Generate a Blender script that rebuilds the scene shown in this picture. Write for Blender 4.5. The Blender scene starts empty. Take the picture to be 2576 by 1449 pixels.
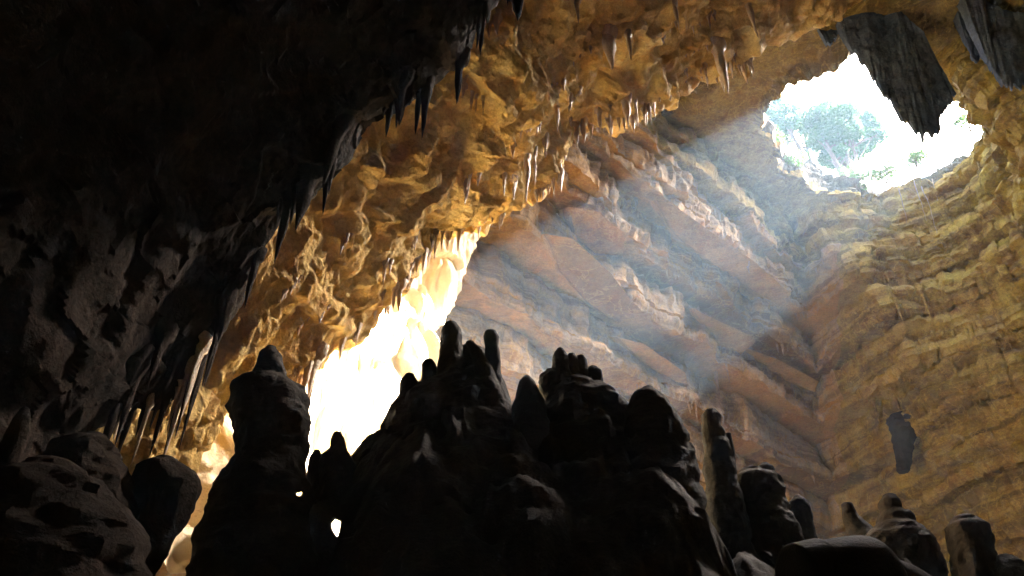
import bpy, math, random
import numpy as np
from mathutils import Vector, Matrix

# ------------------------------------------------------------------ camera, sky, sun, exposure
scene = bpy.context.scene
COL = scene.collection
PITCH = math.radians(37.0)
FOCAL = 28.0
cam_data = bpy.data.cameras.new('camera')
cam_data.lens = FOCAL; cam_data.sensor_width = 36.0
cam_data.clip_start = 0.05; cam_data.clip_end = 2000.0
cam = bpy.data.objects.new('camera', cam_data)
cam.location = (0, 0, 0); cam.rotation_euler = (math.pi/2 + PITCH, 0, 0)
COL.objects.link(cam); scene.camera = cam

SUN = np.array([.680, .250, .690]); SUN /= np.linalg.norm(SUN)
SUN_EL = math.asin(SUN[2]); SUN_AZ = math.atan2(SUN[0], SUN[1])
world = bpy.data.worlds.new('World'); scene.world = world; world.use_nodes = True
wn = world.node_tree.nodes; wl = world.node_tree.links
for n in list(wn): wn.remove(n)
sky = wn.new('ShaderNodeTexSky'); sky.sky_type = 'NISHITA'; sky.sun_disc = False
sky.sun_elevation = SUN_EL; sky.sun_rotation = SUN_AZ
sky.dust_density = 9.0; sky.air_density = .5; sky.ozone_density = .2
bg = wn.new('ShaderNodeBackground'); bg.inputs['Strength'].default_value = 0.15
wo = wn.new('ShaderNodeOutputWorld')
wl.new(sky.outputs[0], bg.inputs['Color']); wl.new(bg.outputs[0], wo.inputs['Surface'])

sun_data = bpy.data.lights.new('sun', 'SUN')
sun_data.energy = 5.0; sun_data.angle = math.radians(0.53); sun_data.color = (1.0, 0.94, 0.83)
sun = bpy.data.objects.new('sun', sun_data)
sun.rotation_euler = Vector(SUN).to_track_quat('Z', 'Y').to_euler()
sun.location = (60, 22, 60); COL.objects.link(sun)

scene.view_settings.view_transform = 'Standard'
scene.view_settings.look = 'None'
scene.view_settings.gamma = 1.0
scene.view_settings.use_curve_mapping = False
scene.view_settings.exposure = 5.3

cy = scene.cycles
cy.use_denoising = True
cy.max_bounces = 10; cy.diffuse_bounces = 7; cy.glossy_bounces = 3
cy.transmission_bounces = 4; cy.volume_bounces = 1; cy.transparent_max_bounces = 6
cy.sample_clamp_indirect = 6.0
cy.use_guiding = True
cy.caustics_reflective = False; cy.caustics_refractive = False
HAZE = 0.0015

# ------------------------------------------------------------------ numeric helpers
rng = np.random.default_rng(7)
random.seed(7)
PERM = rng.permutation(256); PERM = np.concatenate([PERM, PERM, PERM])
GRAD = np.array([[1,1,0],[-1,1,0],[1,-1,0],[-1,-1,0],[1,0,1],[-1,0,1],[1,0,-1],[-1,0,-1],
                 [0,1,1],[0,-1,1],[0,1,-1],[0,-1,-1],[1,1,0],[0,-1,1],[-1,1,0],[0,-1,-1]], float)

def pnoise(x, y, z):
    """Perlin gradient noise, vectorised, about -1..1"""
    x, y, z = np.broadcast_arrays(np.asarray(x, float), np.asarray(y, float), np.asarray(z, float))
    xi = np.floor(x).astype(int); yi = np.floor(y).astype(int); zi = np.floor(z).astype(int)
    xf = x - xi; yf = y - yi; zf = z - zi
    xi &= 255; yi &= 255; zi &= 255
    u = xf*xf*xf*(xf*(xf*6-15)+10); v = yf*yf*yf*(yf*(yf*6-15)+10); w = zf*zf*zf*(zf*(zf*6-15)+10)
    def g(dx, dy, dz):
        h = PERM[PERM[PERM[xi+dx]+yi+dy]+zi+dz] & 15
        gr = GRAD[h]
        return gr[..., 0]*(xf-dx) + gr[..., 1]*(yf-dy) + gr[..., 2]*(zf-dz)
    x00 = g(0,0,0)*(1-u) + g(1,0,0)*u; x10 = g(0,1,0)*(1-u) + g(1,1,0)*u
    x01 = g(0,0,1)*(1-u) + g(1,0,1)*u; x11 = g(0,1,1)*(1-u) + g(1,1,1)*u
    return (x00*(1-v)+x10*v)*(1-w) + (x01*(1-v)+x11*v)*w

def fbm(P, scale, octs=4, gain=.5, off=0.0, sz=1.0):
    out = 0; a = 1.0; f = scale
    for o in range(octs):
        out = out + a*pnoise(P[..., 0]*f+off+o*17.3, P[..., 1]*f+off*1.7+o*5.1, P[..., 2]*f*sz+off*.3+o*9.7)
        a *= gain; f *= 2.03
    return out

def ridged(P, scale, octs=4, gain=.55, off=0.0, sz=1.0):
    out = 0; a = 1.0; f = scale
    for o in range(octs):
        n = pnoise(P[..., 0]*f+off+o*11.3, P[..., 1]*f+off*1.3+o*7.1, P[..., 2]*f*sz+off*.7+o*3.7)
        out = out + a*(1-2*np.abs(n)); a *= gain; f *= 2.07
    return out

def worley(P, scale, sz=1.0, off=0):
    """nearest jittered cell: distance, cell random number, offset from the cell point"""
    Q = P*scale*np.array([1, 1, sz]); X, Y, Z = Q[..., 0], Q[..., 1], Q[..., 2]
    xi, yi, zi = (np.floor(q).astype(int) for q in (X, Y, Z))
    best = np.full(X.shape, 1e9); rid = np.zeros(X.shape); dv = np.zeros(Q.shape)
    for a in (-1, 0, 1):
        for b in (-1, 0, 1):
            for c in (-1, 0, 1):
                cx, cy_, cz_ = xi+a, yi+b, zi+c
                h = PERM[PERM[PERM[(cx+off) & 255]+(cy_ & 255)]+(cz_ & 255)]
                dx = X-(cx+PERM[h+1]/255.); dy = Y-(cy_+PERM[h+2]/255.); dz = Z-(cz_+PERM[h+3]/255.)
                d2 = dx*dx+dy*dy+dz*dz; k = d2 < best
                best = np.where(k, d2, best); rid = np.where(k, h/255., rid)
                dv[..., 0] = np.where(k, dx, dv[..., 0]); dv[..., 1] = np.where(k, dy, dv[..., 1]); dv[..., 2] = np.where(k, dz, dv[..., 2])
    return np.sqrt(best), rid, dv
def crag(P, scale, tilt=.8, sz=1.0, off=0):
    """broken rock: flat facets tilted at random, with steps between them"""
    Pw = P + .25/scale*np.stack([pnoise(P[..., 0]*scale, P[..., 1]*scale, P[..., 2]*scale+k*9.1) for k in range(3)], -1)
    f, r, v = worley(Pw, scale, sz, off); a = r*40.0
    return (r-.5) + tilt*(v[..., 0]*np.cos(a)+v[..., 1]*np.sin(a)+v[..., 2]*np.sin(a*1.7))
def soften(d, n=1):
    for _ in range(n):
        d = np.pad(d, 1, 'edge'); d = (d[:-2]+2*d[1:-1]+d[2:])/4; d = (d[:, :-2]+2*d[:, 1:-1]+d[:, 2:])/4
    return d
def smooth(e0, e1, x):
    t = np.clip((x-e0)/(e1-e0), 0, 1); return t*t*(3-2*t)

# picture coordinates (2576 x 1449 grid) used to survey directions from the camera
FW = 2576.0*FOCAL/36.0
CP, SP = math.cos(PITCH), math.sin(PITCH)
def ray(px, py):
    a = (px-1288.0)/FW; b = (724.5-py)/FW
    v = np.array([a, CP-b*SP, SP+b*CP]); return v/np.linalg.norm(v)
def at(px, py, d): return ray(px, py)*d
def at_y(px, py, Y):
    r = ray(px, py); return r*(Y/r[1])
def at_z(px, py, Z):
    r = ray(px, py); return r*(Z/r[2])
def project(P):
    P = np.asarray(P, float)
    dep = P[..., 1]*CP + P[..., 2]*SP; up = -P[..., 1]*SP + P[..., 2]*CP
    dep = np.maximum(dep, 1e-3)
    return 1288+P[..., 0]/dep*FW, 724.5-up/dep*FW, dep

def catmull(ctrl, n, axis=0):
    ctrl = np.moveaxis(np.asarray(ctrl, float), axis, 0)
    m = len(ctrl); t = np.linspace(0, m-1, n); i = np.clip(np.floor(t).astype(int), 0, m-2); f = t-i
    p0 = ctrl[np.maximum(i-1, 0)]; p1 = ctrl[i]; p2 = ctrl[i+1]; p3 = ctrl[np.minimum(i+2, m-1)]
    f = f.reshape((-1,)+(1,)*(ctrl.ndim-1))
    out = .5*((2*p1)+(-p0+p2)*f+(2*p0-5*p1+4*p2-p3)*f**2+(-p0+3*p1-3*p2+p3)*f**3)
    return np.moveaxis(out, 0, axis)

def grid_normals(P):
    du = np.gradient(P, axis=0); dv = np.gradient(P, axis=1)
    n = np.cross(du, dv); l = np.linalg.norm(n, axis=-1, keepdims=True)
    return n/np.maximum(l, 1e-9)

def mesh_from(name, V, F, smooth_shade=True, sharp=38):
    """V (n,3), F (m,k) with one k, or a list of such arrays"""
    me = bpy.data.meshes.new(name)
    V = np.asarray(V, np.float32).reshape(-1, 3)
    Fs = F if isinstance(F, list) else [F]
    Fs = [np.asarray(f, np.int32) for f in Fs if len(f)]
    me.vertices.add(len(V)); me.vertices.foreach_set('co', V.ravel())
    nl = sum(f.size for f in Fs); npoly = sum(len(f) for f in Fs)
    me.loops.add(nl); me.loops.foreach_set('vertex_index', np.concatenate([f.ravel() for f in Fs]))
    me.polygons.add(npoly)
    tot = np.concatenate([np.full(len(f), f.shape[1], np.int32) for f in Fs])
    st = np.concatenate([[0], np.cumsum(tot)[:-1]]).astype(np.int32)
    me.polygons.foreach_set('loop_start', st); me.polygons.foreach_set('loop_total', tot)
    me.polygons.foreach_set('use_smooth', np.full(npoly, smooth_shade))
    me.update(calc_edges=True); me.validate()
    if sharp: me.set_sharp_from_angle(angle=math.radians(sharp))
    return me

def grid_faces(m, n, wrap=False):
    idx = np.arange(m*n).reshape(m, n)
    if wrap: idx = np.concatenate([idx, idx[:, :1]], 1)
    return np.stack([idx[:-1, :-1], idx[:-1, 1:], idx[1:, 1:], idx[1:, :-1]], -1).reshape(-1, 4)

def link(name, me, mat=None, parent=None, loc=None):
    o = bpy.data.objects.new(name, me); COL.objects.link(o)
    if mat is not None and me is not None and not len(me.materials): me.materials.append(mat)
    if loc is not None: o.location = loc
    if parent is not None: o.parent = parent
    return o

def grid_obj(name, P, mat, parent=None, smooth_shade=True):
    m, n = P.shape[:2]
    return link(name, mesh_from(name, P, grid_faces(m, n), smooth_shade), mat, parent)

def tag(o, label=None, cat=None, group=None, kind=None):
    if label: o['label'] = label
    if cat: o['category'] = cat
    if group: o['group'] = group
    if kind: o['kind'] = kind
    return o

# ------------------------------------------------------------------ materials
def nodes_of(mat):
    mat.use_nodes = True; t = mat.node_tree; t.nodes.clear(); return t
class NT:
    def __init__(s, name):
        s.mat = bpy.data.materials.new(name); s.t = nodes_of(s.mat)
        s.out = s.add('ShaderNodeOutputMaterial'); s.b = s.add('ShaderNodeBsdfPrincipled')
        s.t.links.new(s.b.outputs[0], s.out.inputs['Surface'])
        s.geo = s.add('ShaderNodeNewGeometry')
        s.pos = s.geo.outputs['Position']
    def add(s, k, **kw):
        n = s.t.nodes.new(k)
        for a, v in kw.items(): setattr(n, a, v)
        return n
    def ln(s, a, b): s.t.links.new(a, b)
    def mapping(s, scale, loc=(0, 0, 0), src=None):
        m = s.add('ShaderNodeMapping'); m.inputs['Scale'].default_value = scale; m.inputs['Location'].default_value = loc
        s.ln(src or s.pos, m.inputs['Vector']); return m.outputs[0]
    def noise(s, scale, detail=6, rough=.6, vec=None, dist=0.0):
        n = s.add('ShaderNodeTexNoise'); n.inputs['Scale'].default_value = scale
        n.inputs['Detail'].default_value = detail; n.inputs['Roughness'].default_value = rough
        n.inputs['Distortion'].default_value = dist
        s.ln(vec or s.pos, n.inputs['Vector']); return n.outputs['Fac']
    def voronoi(s, scale, vec=None, feature='F1'):
        n = s.add('ShaderNodeTexVoronoi'); n.feature = feature; n.inputs['Scale'].default_value = scale
        s.ln(vec or s.pos, n.inputs['Vector']); return n.outputs['Distance']
    def ramp(s, fac, stops):
        r = s.add('ShaderNodeValToRGB'); cr = r.color_ramp
        while len(cr.elements) < len(stops): cr.elements.new(.5)
        for e, (p, c) in zip(cr.elements, stops):
            e.position = p; e.color = (c, c, c, 1) if isinstance(c, (int, float)) else (*c, 1)
        s.ln(fac, r.inputs[0]); return r.outputs[0]
    def mix(s, fac, a, b, mode='MIX'):
        m = s.add('ShaderNodeMix'); m.data_type = 'RGBA'; m.blend_type = mode
        for sock, v in ((m.inputs['Factor'], fac), (m.inputs[6], a), (m.inputs[7], b)):
            if isinstance(v, (int, float)): sock.default_value = v
            elif isinstance(v, tuple): sock.default_value = (*v, 1)
            else: s.ln(v, sock)
        return m.outputs[2]
    def math(s, op, a, b=0.0, c=None):
        m = s.add('ShaderNodeMath'); m.operation = op
        for sock, v in zip(m.inputs, (a, b, c)):
            if v is None: continue
            if isinstance(v, (int, float)): sock.default_value = v
            else: s.ln(v, sock)
        return m.outputs[0]
    def sep(s, vec):
        n = s.add('ShaderNodeSeparateXYZ'); s.ln(vec, n.inputs[0]); return n.outputs
    def bump(s, h, strength=.6, dist=.1, prev=None):
        b = s.add('ShaderNodeBump'); b.inputs['Strength'].default_value = strength; b.inputs['Distance'].default_value = dist
        s.ln(h, b.inputs['Height'])
        if prev is not None: s.ln(prev, b.inputs['Normal'])
        return b.outputs[0]

def rock(name, base, pale, dark, rust, green=None, grey=None, bump=.8, rough=.8, freq=1.0, spec=.25, streaks=True, veins=False, grit=1.0, bands=False):
    m = NT(name)
    n1 = m.noise(.35*freq, 6, .62, dist=.6); n2 = m.noise(1.7*freq, 7, .66); n3 = m.noise(9*freq, 6, .7)
    stv = m.mapping((2.6, 2.6, .16)); st = m.noise(1.2*freq, 5, .65, vec=stv)
    c = m.mix(m.ramp(n1, [(.35, 0), (.65, 1)]), base, pale)
    c = m.mix(m.ramp(n2, [(.46, 0), (.7, .75)]), c, rust)
    nz = m.sep(m.geo.outputs['Normal'])[2]
    if grey is not None:                      # calcite film on upright faces
        steep = m.ramp(m.math('ABSOLUTE', nz), [(.25, 1), (.75, 0)])
        c = m.mix(m.math('MULTIPLY', steep, m.ramp(n1, [(.3, .35), (.6, .9)])), c, grey)
    if streaks:
        c = m.mix(m.ramp(st, [(.5, 0), (.72, .7)]), c, pale)
    c = m.mix(m.ramp(m.noise(.9*freq, 8, .72, vec=m.mapping((1, 1, 1), (31, 7, 3))), [(.48, 0), (.7, .8*min(1, grit))]), c, dark)
    if bands:                                 # colour of the single beds
        bd = m.noise(1.0, 5, .6, vec=m.mapping((.07, .07, 1.9), (4, 2, 6)), dist=.25)
        c = m.mix(m.ramp(bd, [(.40, .95), (.52, 0)]), c, m.mix(.7, c, dark))
        c = m.mix(m.ramp(bd, [(.56, 0), (.66, .55)]), c, pale)
    if green is not None:                     # algae and moss within reach of daylight; pale tones here also paint light high up
        gx = m.sep(m.pos)
        near = m.math('MULTIPLY', m.ramp(m.math('MULTIPLY_ADD', gx[0], .03, -.25), [(.15, 0), (.5, 1)]), m.ramp(m.math('MULTIPLY', gx[2], .03), [(.35, 0), (.7, 1)]))
        c = m.mix(m.math('MULTIPLY', near, m.ramp(m.noise(.8, 6, .7, vec=m.mapping((1, 1, 1.6), (3, 9, 1))), [(.42, 0), (.68, .75)])), c, green)
    if veins:                                 # raised pale mineral veins and cracks
        vn = m.noise(.8*freq, 5, .55, vec=m.mapping((1, 1, 1), (5, 17, 9)), dist=.9)
        vein = m.ramp(m.math('ABSOLUTE', m.math('SUBTRACT', vn, .5)), [(0, 1), (.022, 0)])
        c = m.mix(m.math('MULTIPLY', vein, .55), c, pale)
    c = m.mix(m.ramp(n3, [(.34, .8*grit), (.6, 0)]), c, m.mix(.75, c, dark))
    c = m.mix(m.ramp(m.noise(24*freq, 4, .7), [(.36, .7*grit), (.58, 0)]), c, m.mix(.6, c, dark))
    c = m.mix(m.ramp(m.noise(15*freq, 4, .7, vec=m.mapping((1, 1, 1), (2, 4, 8))), [(.58, 0), (.74, .5)]), c, pale)
    m.ln(c, m.b.inputs['Base Color'])
    m.b.inputs['Roughness'].default_value = rough
    m.b.inputs['Specular IOR Level'].default_value = spec
    h1 = m.bump(n2, bump*.7, .25); h2 = m.bump(m.noise(6*freq, 8, .72), bump, .10, h1)
    h3 = m.bump(m.noise(26*freq, 5, .7), bump*.7, .025, h2)
    m.ln(h3, m.b.inputs['Normal'])
    return m.mat

M = {}
M['wall'] = rock('bedded_limestone', (.53, .24, .038), (.60, .35, .09), (.12, .065, .02), (.57, .21, .03), (.46, .39, .045), (.42, .345, .25), bump=1.2, veins=True, grit=.7, bands=True)
M['olive'] = rock('olive_bedded_limestone', (.28, .158, .025), (.57, .41, .10), (.06, .034, .01), (.30, .135, .022), (.66, .57, .07), None, bump=1.2, veins=True, grit=.7, bands=True)  # bright algae colour also stands in for stronger light on the upper wall
M['roof'] = rock('ochre_ceiling_rock', (.80, .52, .12), (.88, .70, .28), (.40, .21, .06), (.78, .37, .07), None, None, streaks=False, freq=1.3, grit=.8, bump=1.2)
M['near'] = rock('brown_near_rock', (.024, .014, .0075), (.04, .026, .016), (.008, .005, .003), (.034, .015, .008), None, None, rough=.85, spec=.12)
M['flow'] = rock('cream_flowstone', (.84, .70, .45), (.88, .79, .60), (.60, .45, .24), (.80, .58, .30), None, None, bump=.45, rough=.7, grit=.25)
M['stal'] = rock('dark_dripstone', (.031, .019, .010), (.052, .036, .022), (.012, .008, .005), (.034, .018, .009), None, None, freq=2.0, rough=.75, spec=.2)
M['gold'] = rock('golden_dripstone', (.50, .34, .16), (.66, .54, .38), (.26, .16, .08), (.55, .26, .08), None, None, freq=3.0, bump=.4, rough=.45, spec=.5)
M['rim'] = rock('weathered_pale_limestone', (.11, .085, .058), (.20, .17, .135), (.03, .022, .014), (.11, .07, .035), (.09, .10, .025), None, bump=1.2)
M['blue_veil'] = rock('dark_rock_blue_veil', (.085, .125, .21), (.16, .19, .26), (.035, .045, .07), (.14, .12, .11), None, None, rough=.85, spec=.1)  # blue veil of glare over the blades, painted into their base colour

# ------------------------------------------------------------------ the big chamber
HOLE = np.array([16.6, 26.6]); ZR = 30.0
POLY = np.array([[20.3, 53.0], [-9.8, 23.2], [-16, 10], [-15, -10], [12, -12], [39, -6], [34.0, 15.0]])
def poly_radius(th, m=0.0):
    """radius of the plan polygon with every wall moved inwards by m metres"""
    R = np.full(th.shape, 1e9)
    for i in range(len(POLY)):
        a = POLY[i]; e = POLY[(i+1) % len(POLY)]-a; e = e/np.linalg.norm(e)
        nrm = np.array([-e[1], e[0]]); D = np.dot(a-HOLE, nrm)
        if D < 0: nrm, D = -nrm, -D
        c = np.cos(th)*nrm[0]+np.sin(th)*nrm[1]
        R = np.where(c > 1e-3, np.minimum(R, np.maximum(D-m, .5)/np.maximum(c, 1e-3)), R)
    return R
outline = [(2155, 138), (2060, 183), (1965, 208), (1928, 245), (1906, 290), (1912, 350), (1940, 405), (1990, 455), (2045, 492), (2120, 506), (2200, 508),
           (2290, 478), (2370, 440), (2430, 390), (2458, 330), (2455, 265), (2400, 222), (2330, 150), (2240, 120)]
OP = np.array([at_z(x, y, ZR)[:2] for x, y in outline])-HOLE
oth = np.arctan2(OP[:, 1], OP[:, 0]); orr = np.linalg.norm(OP, axis=1); k = np.argsort(oth); oth, orr = oth[k], orr[k]
def hole_radius(th):
    t = (th+np.pi) % (2*np.pi)-np.pi
    return np.interp(t, np.concatenate([oth-2*np.pi, oth, oth+2*np.pi]), np.tile(orr, 3))
# columns of the shell: dense where the camera looks
TH = np.concatenate([np.radians(np.linspace(-60, 82, 520, endpoint=False)), np.radians(np.linspace(82, 196, 560, endpoint=False)), np.radians(np.linspace(196, 300, 160))])
R = poly_radius(TH); Hh = hole_radius(TH)
arc = np.stack([np.cos(TH), np.sin(TH), 0*TH], -1)*20
WOB = .7*fbm(arc, .12, 3, off=3); R = R + WOB
Hh = Hh + .25*fbm(arc, .35, 4, off=8)
zb = np.array([7.4, 9.0, 9.5, 11.2, 11.6, 13.6, 14.0, 16.1, 16.6, 18.7, 19.1, 21.2, 21.6, 23.5, 23.9, 25.6, 26.0, 27.4, 27.8, 28.8, 29.2, 30.0])
def inset(z): return np.interp(z, [-6, 7, 12, 16, 20, 24, 27, 29.2, 30], [0, 0, 1.3, 3.3, 5.7, 8.2, 9.7, 10.5, 10.8])
rows, kinds = [], []
def add_row(rad, z, k): rows.append((rad, np.broadcast_to(z, TH.shape))); kinds.append(k)
span = R-Hh
def block(i, freq, amp):
    a = TH*20*freq + 2.2*pnoise(TH*2.5, i*3.7, 2.2) + .4*pnoise(TH*9, i*1.7, 4.2) + i*13.7
    kf = np.floor(a).astype(int); f = a-kf
    v = lambda q: (PERM[(q*7+i*31) & 255]/255.0-.5)*2
    e = smooth(.0, .08, f)
    return amp*(v(kf-1)*(1-e)+v(kf)*e)
zw = [zb[i] + .30*pnoise(TH*2.2, i*.6, 5.5) + .10*pnoise(TH*9, i*1.9, 1.5) for i in range(len(zb))]
zw[-1] = zb[-1] + .25*pnoise(TH*3, 3.3, 9.5)
RIGHT = smooth(math.radians(84), math.radians(70), TH)
rad_i = [np.maximum(poly_radius(TH, inset(zb[i])) + WOB + (block(i, .085, .42) + block(i+40, .27, .14))*(1-.8*RIGHT), Hh+.25+.15*(len(zb)-i)) for i in range(len(zb)-1)]
for z in np.linspace(-6, 7.2, 50): add_row(R + (rad_i[0]-R)*smooth(5, 7.3, z), z, 0)
for i in range(len(zb)-1):
    nr = 13 if zb[i+1]-zb[i] > 1 else 7
    nick = (.62 if nr == 13 else .22)*(.6+.5*pnoise(TH*7, i*2.3, 8.8))
    z0, z1 = zw[i], zw[i+1]
    for t in np.linspace(0.02, 1, nr): add_row(rad_i[i] - .10*t*np.sin(t*3)**2 + nick*smooth(.78, 1, t), z0+(z1-z0)*t, 1)
    nxt = rad_i[i+1] if i < len(zb)-2 else Hh
    nt = 9 if i < len(zb)-2 else 22
    for t in np.linspace(.06, 1, nt, endpoint=False): add_row((rad_i[i]+nick)*(1-t)+nxt*t, z1 + .0*t, 2)
i_ceil0 = [j for j, kk in enumerate(kinds) if kk > 0][0]
n_before_rim = len(rows)
SUNSIDE = np.clip(np.cos(TH-math.radians(8)), 0, 1)**1.5      # the sunward rim slopes back, widened so more sun gets in
for t in np.linspace(0, 1, 26): add_row(Hh*(1+.03*t*t+.25*t*SUNSIDE) + .12*t, zw[-1]*(1-t)+(32.4)*t, 3)
RAD = np.stack([r[0] for r in rows]); ZZ = np.stack([r[1] for r in rows]); KIND = np.array(kinds)
S = np.stack([HOLE[0]+RAD*np.cos(TH), HOLE[1]+RAD*np.sin(TH), ZZ], -1)
N = grid_normals(S)
# make the normals point into the open chamber
cen = np.array([HOLE[0], HOLE[1], 10.0]); sgn = np.sign(np.sum(N*(cen-S), -1, keepdims=True)); N = N*np.where(sgn == 0, 1, sgn)
right = smooth(math.radians(84), math.radians(70), TH)[None, :]
upright = (KIND == 1)[:, None]*1.0 + (KIND == 0)[:, None]*1.0
flat = (KIND == 2)[:, None]*1.0
low = np.stack([fbm(S, .30, 3, off=1), fbm(S, .30, 3, off=2), .6*fbm(S, .30, 3, off=3)], -1)*.30 + np.stack([fbm(S, 1.1, 2, off=5), fbm(S, 1.1, 2, off=6), .6*fbm(S, 1.1, 2, off=7)], -1)*.10
low = low*smooth(0, 6, np.arange(len(rows)))[:, None, None]
d = .10*fbm(S, 1.9, 5, gain=.6, off=4)*(1-.45*flat*(1-right))
d = d + upright*(.14*ridged(S*np.array([1, 1, .10]), 1.1, 4, off=6))                      # drip flutes down the risers
d = d + right*(.38*pnoise(S[..., 0]*.10, S[..., 1]*.10, S[..., 2]*1.9)+.28*ridged(S*np.array([.22, .22, 1.0]), 1.3, 4, off=2)+.12*ridged(S*np.array([1, 1, .5]), 1.5, 4, off=9) - .2)  # thin beds on the right
d = d + flat*(1-right)*.05*ridged(S, .7, 4, off=12)
d = d + soften((.13-.02*right)*crag(S, .75, .8, 1.6)*np.where(flat*(1-right) > .5, .3, 1.0) + .08*crag(S, 2.2, .9, 1.3, 5)*(.3+.7*np.maximum(right, upright)), 1)
d = d + (1-right)*upright*.07*pnoise(S[..., 0]*.1, S[..., 1]*.1, S[..., 2]*4.5)
d = d + (KIND == 3)[:, None]*(.35*ridged(S*np.array([.6, .6, 1.5]), .7, 5, off=21)-.1)
d = d*smooth(0, 6, np.arange(len(rows)))[:, None]
S = S + N*d[..., None] + low
COLS = {'left_wall': (519, 1080), 'right_wall': (0, 520), 'back_wall': (1079, 1240)}
i_c = [j for j in range(len(rows)) if KIND[j] > 0 and np.mean(ZZ[j]) > 27.6][0]
SHELL = {}
for nm, (a, b) in COLS.items():
    SHELL[nm] = tag(grid_obj(nm, S[:i_c+1, a:b], M['olive' if nm == 'right_wall' else 'wall']), kind='structure')
SHELL['ceiling'] = tag(grid_obj('ceiling', np.concatenate([S[i_c:n_before_rim+2], S[i_c:n_before_rim+2, :1]], 1), M['olive']), kind='structure')
SHELL['rim'] = tag(grid_obj('skylight_rim', np.concatenate([S[n_before_rim+1:], S[n_before_rim+1:, :1]], 1), M['rim']), kind='structure')
# close the back seam of the walls
sb = np.stack([S[:i_c+1, 1239], S[:i_c+1, 0]], 1); tag(grid_obj('back_wall_joint', sb, M['wall']), kind='structure')

# ------------------------------------------------------------------ ground above the cave and cave floor
gt = np.linspace(0, 1, 40)
top = S[-1]
G = []
for t in gt:
    rr = np.linalg.norm(top[:, :2]-HOLE, axis=1)*(1-t**1.5)+85*t**1.5
    z = 32.4*(1) + 1.2*smooth(0, .5, t) + 0*TH
    G.append(np.stack([HOLE[0]+rr*np.cos(TH), HOLE[1]+rr*np.sin(TH), z + .3*pnoise(rr*np.cos(TH)*.5, rr*np.sin(TH)*.5, 3.3)*smooth(0, .05, t)], -1))
G = np.array(G); G[0] = top
G = np.concatenate([G[:, ::3], G[:, :1]], 1)
tag(grid_obj('ground', G, M['rim']), kind='structure')
fx, fy = np.meshgrid(np.linspace(-18, 42, 150), np.linspace(-15, 48, 150), indexing='ij')
FP = np.stack([fx, fy, -1.6+0*fx], -1); FP[..., 2] += .4*fbm(FP, .25, 4)
M['floor'] = rock('pale_cave_floor', (.58, .44, .27), (.68, .56, .40), (.36, .26, .15), (.56, .38, .20), grit=.4)
tag(grid_obj('cave_floor', FP, M['floor']), kind='structure')

# ------------------------------------------------------------------ lit overhang (golden ceiling) with its free lip
def sheet(ctrl, m, n):
    c = catmull(ctrl, m, 0); return catmull(c, n, 1)
e1 = [((2100, -420), 30), ((1750, -260), 25), ((1430, -60), 19), ((1200, 110), 17), ((1010, 260), 16.5), ((870, 450), 15.6), ((690, 640), 14.6), ((540, 810), 14.2), ((360, 960), 13.5), ((120, 1080), 12.8)]
e2 = [((2230, -40), 37), ((1975, 95), 32.5), ((1650, 255), 26.5), ((1455, 372), 24.2), ((1335, 500), 22.0), ((1090, 640), 20.0), ((810, 905), 17.2), ((570, 1020), 15.6), ((415, 1195), 14.2), ((250, 1470), 13.2)]
rowsC = []
E1 = np.array([at(*p, dd) for p, dd in e1]); E2 = np.array([at(*p, dd) for p, dd in e2])
rowsC.append(E1 + np.array([-2.5, -5, 3.0])); rowsC.append(E1 + np.array([-.6, -1.2, .9]))
rowsC.append(E1*.66+E2*.34 + np.array([0, 0, -.1])); rowsC.append(E1*.33+E2*.67 + np.array([0, 0, .05])); rowsC.append(E2)
rowsC.append(E2 + np.array([-.2, .75, .9])); rowsC.append(E2 + np.array([-1.5, 1.2, 4.0])); 
last = E2 + np.array([-3.0, .5, 9.0]); last[:, 2] = np.minimum(last[:, 2], 29.0); last[:2] = E2[:2]+np.array([-.3, .8, 2.0]); rowsC.append(last)
U = sheet(np.array(rowsC), 380, 800)
Nn = grid_normals(U); sg = np.sign(np.sum(Nn*(np.array([3, 16, 2.])-U), -1, keepdims=True)); Nn *= np.where(sg == 0, 1, sg)
ucol = np.linspace(0, 1, U.shape[1])[None, :]; low_l = smooth(.5, .72, ucol)
du = .42*fbm(U, .28, 3, off=31) + soften(.42*crag(U, .42, .6, 1.2) + .20*crag(U, 1.1, .9, 1.0, 7), 2) + soften(.09*crag(U, 3.0, .9, 1.0, 11), 1) - .24*np.clip(1-1.6*worley(U, .8, 1.0, 21)[0], 0, 1)*(1-low_l) + .12*fbm(U, 1.6, 4, gain=.6, off=36)
du = du*(1-.55*low_l) + low_l*.15*ridged(U*np.array([1, 1, .06]), 1.5, 3, gain=.45, off=38)
U = U + Nn*du[..., None]
OVER = tag(grid_obj('ceiling_overhang', U, M['roof']), kind='structure')

# ------------------------------------------------------------------ dark near roof over the camera
n1 = [((1950, -520), 17), ((1600, -260), 15), ((1290, -40), 14), ((1115, 130), 13.5), ((935, 270), 13), ((805, 465), 13), ((650, 650), 13.1), ((520, 815), 13), ((400, 962), 12.6), ((205, 1072), 12), ((0, 1195), 11.5), ((-320, 1380), 11)]
NE = np.array([at(*p, dd) for p, dd in n1])
back = NE*np.array([.85, 0, 1]) + np.array([-3.0, -7, -2.0]); back[:, 2] = np.maximum(back[:, 2], 1.0)
rowsN = [back, NE*.45+back*.55+np.array([0, 0, 2.0]), NE*.75+back*.25+np.array([0, 0, 1.4]), NE*.93+back*.07+np.array([0, 0, .25]), NE, NE+np.array([-.15, .5, .7]), NE+np.array([-.8, .9, 2.5]), NE+np.array([-2.0, .6, 5.0])]
W = sheet(np.array(rowsN), 260, 520)
Nw = grid_normals(W); sg = np.sign(np.sum(Nw*(np.array([2, 9, 0.])-W), -1, keepdims=True)); Nw *= np.where(sg == 0, 1, sg)
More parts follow.
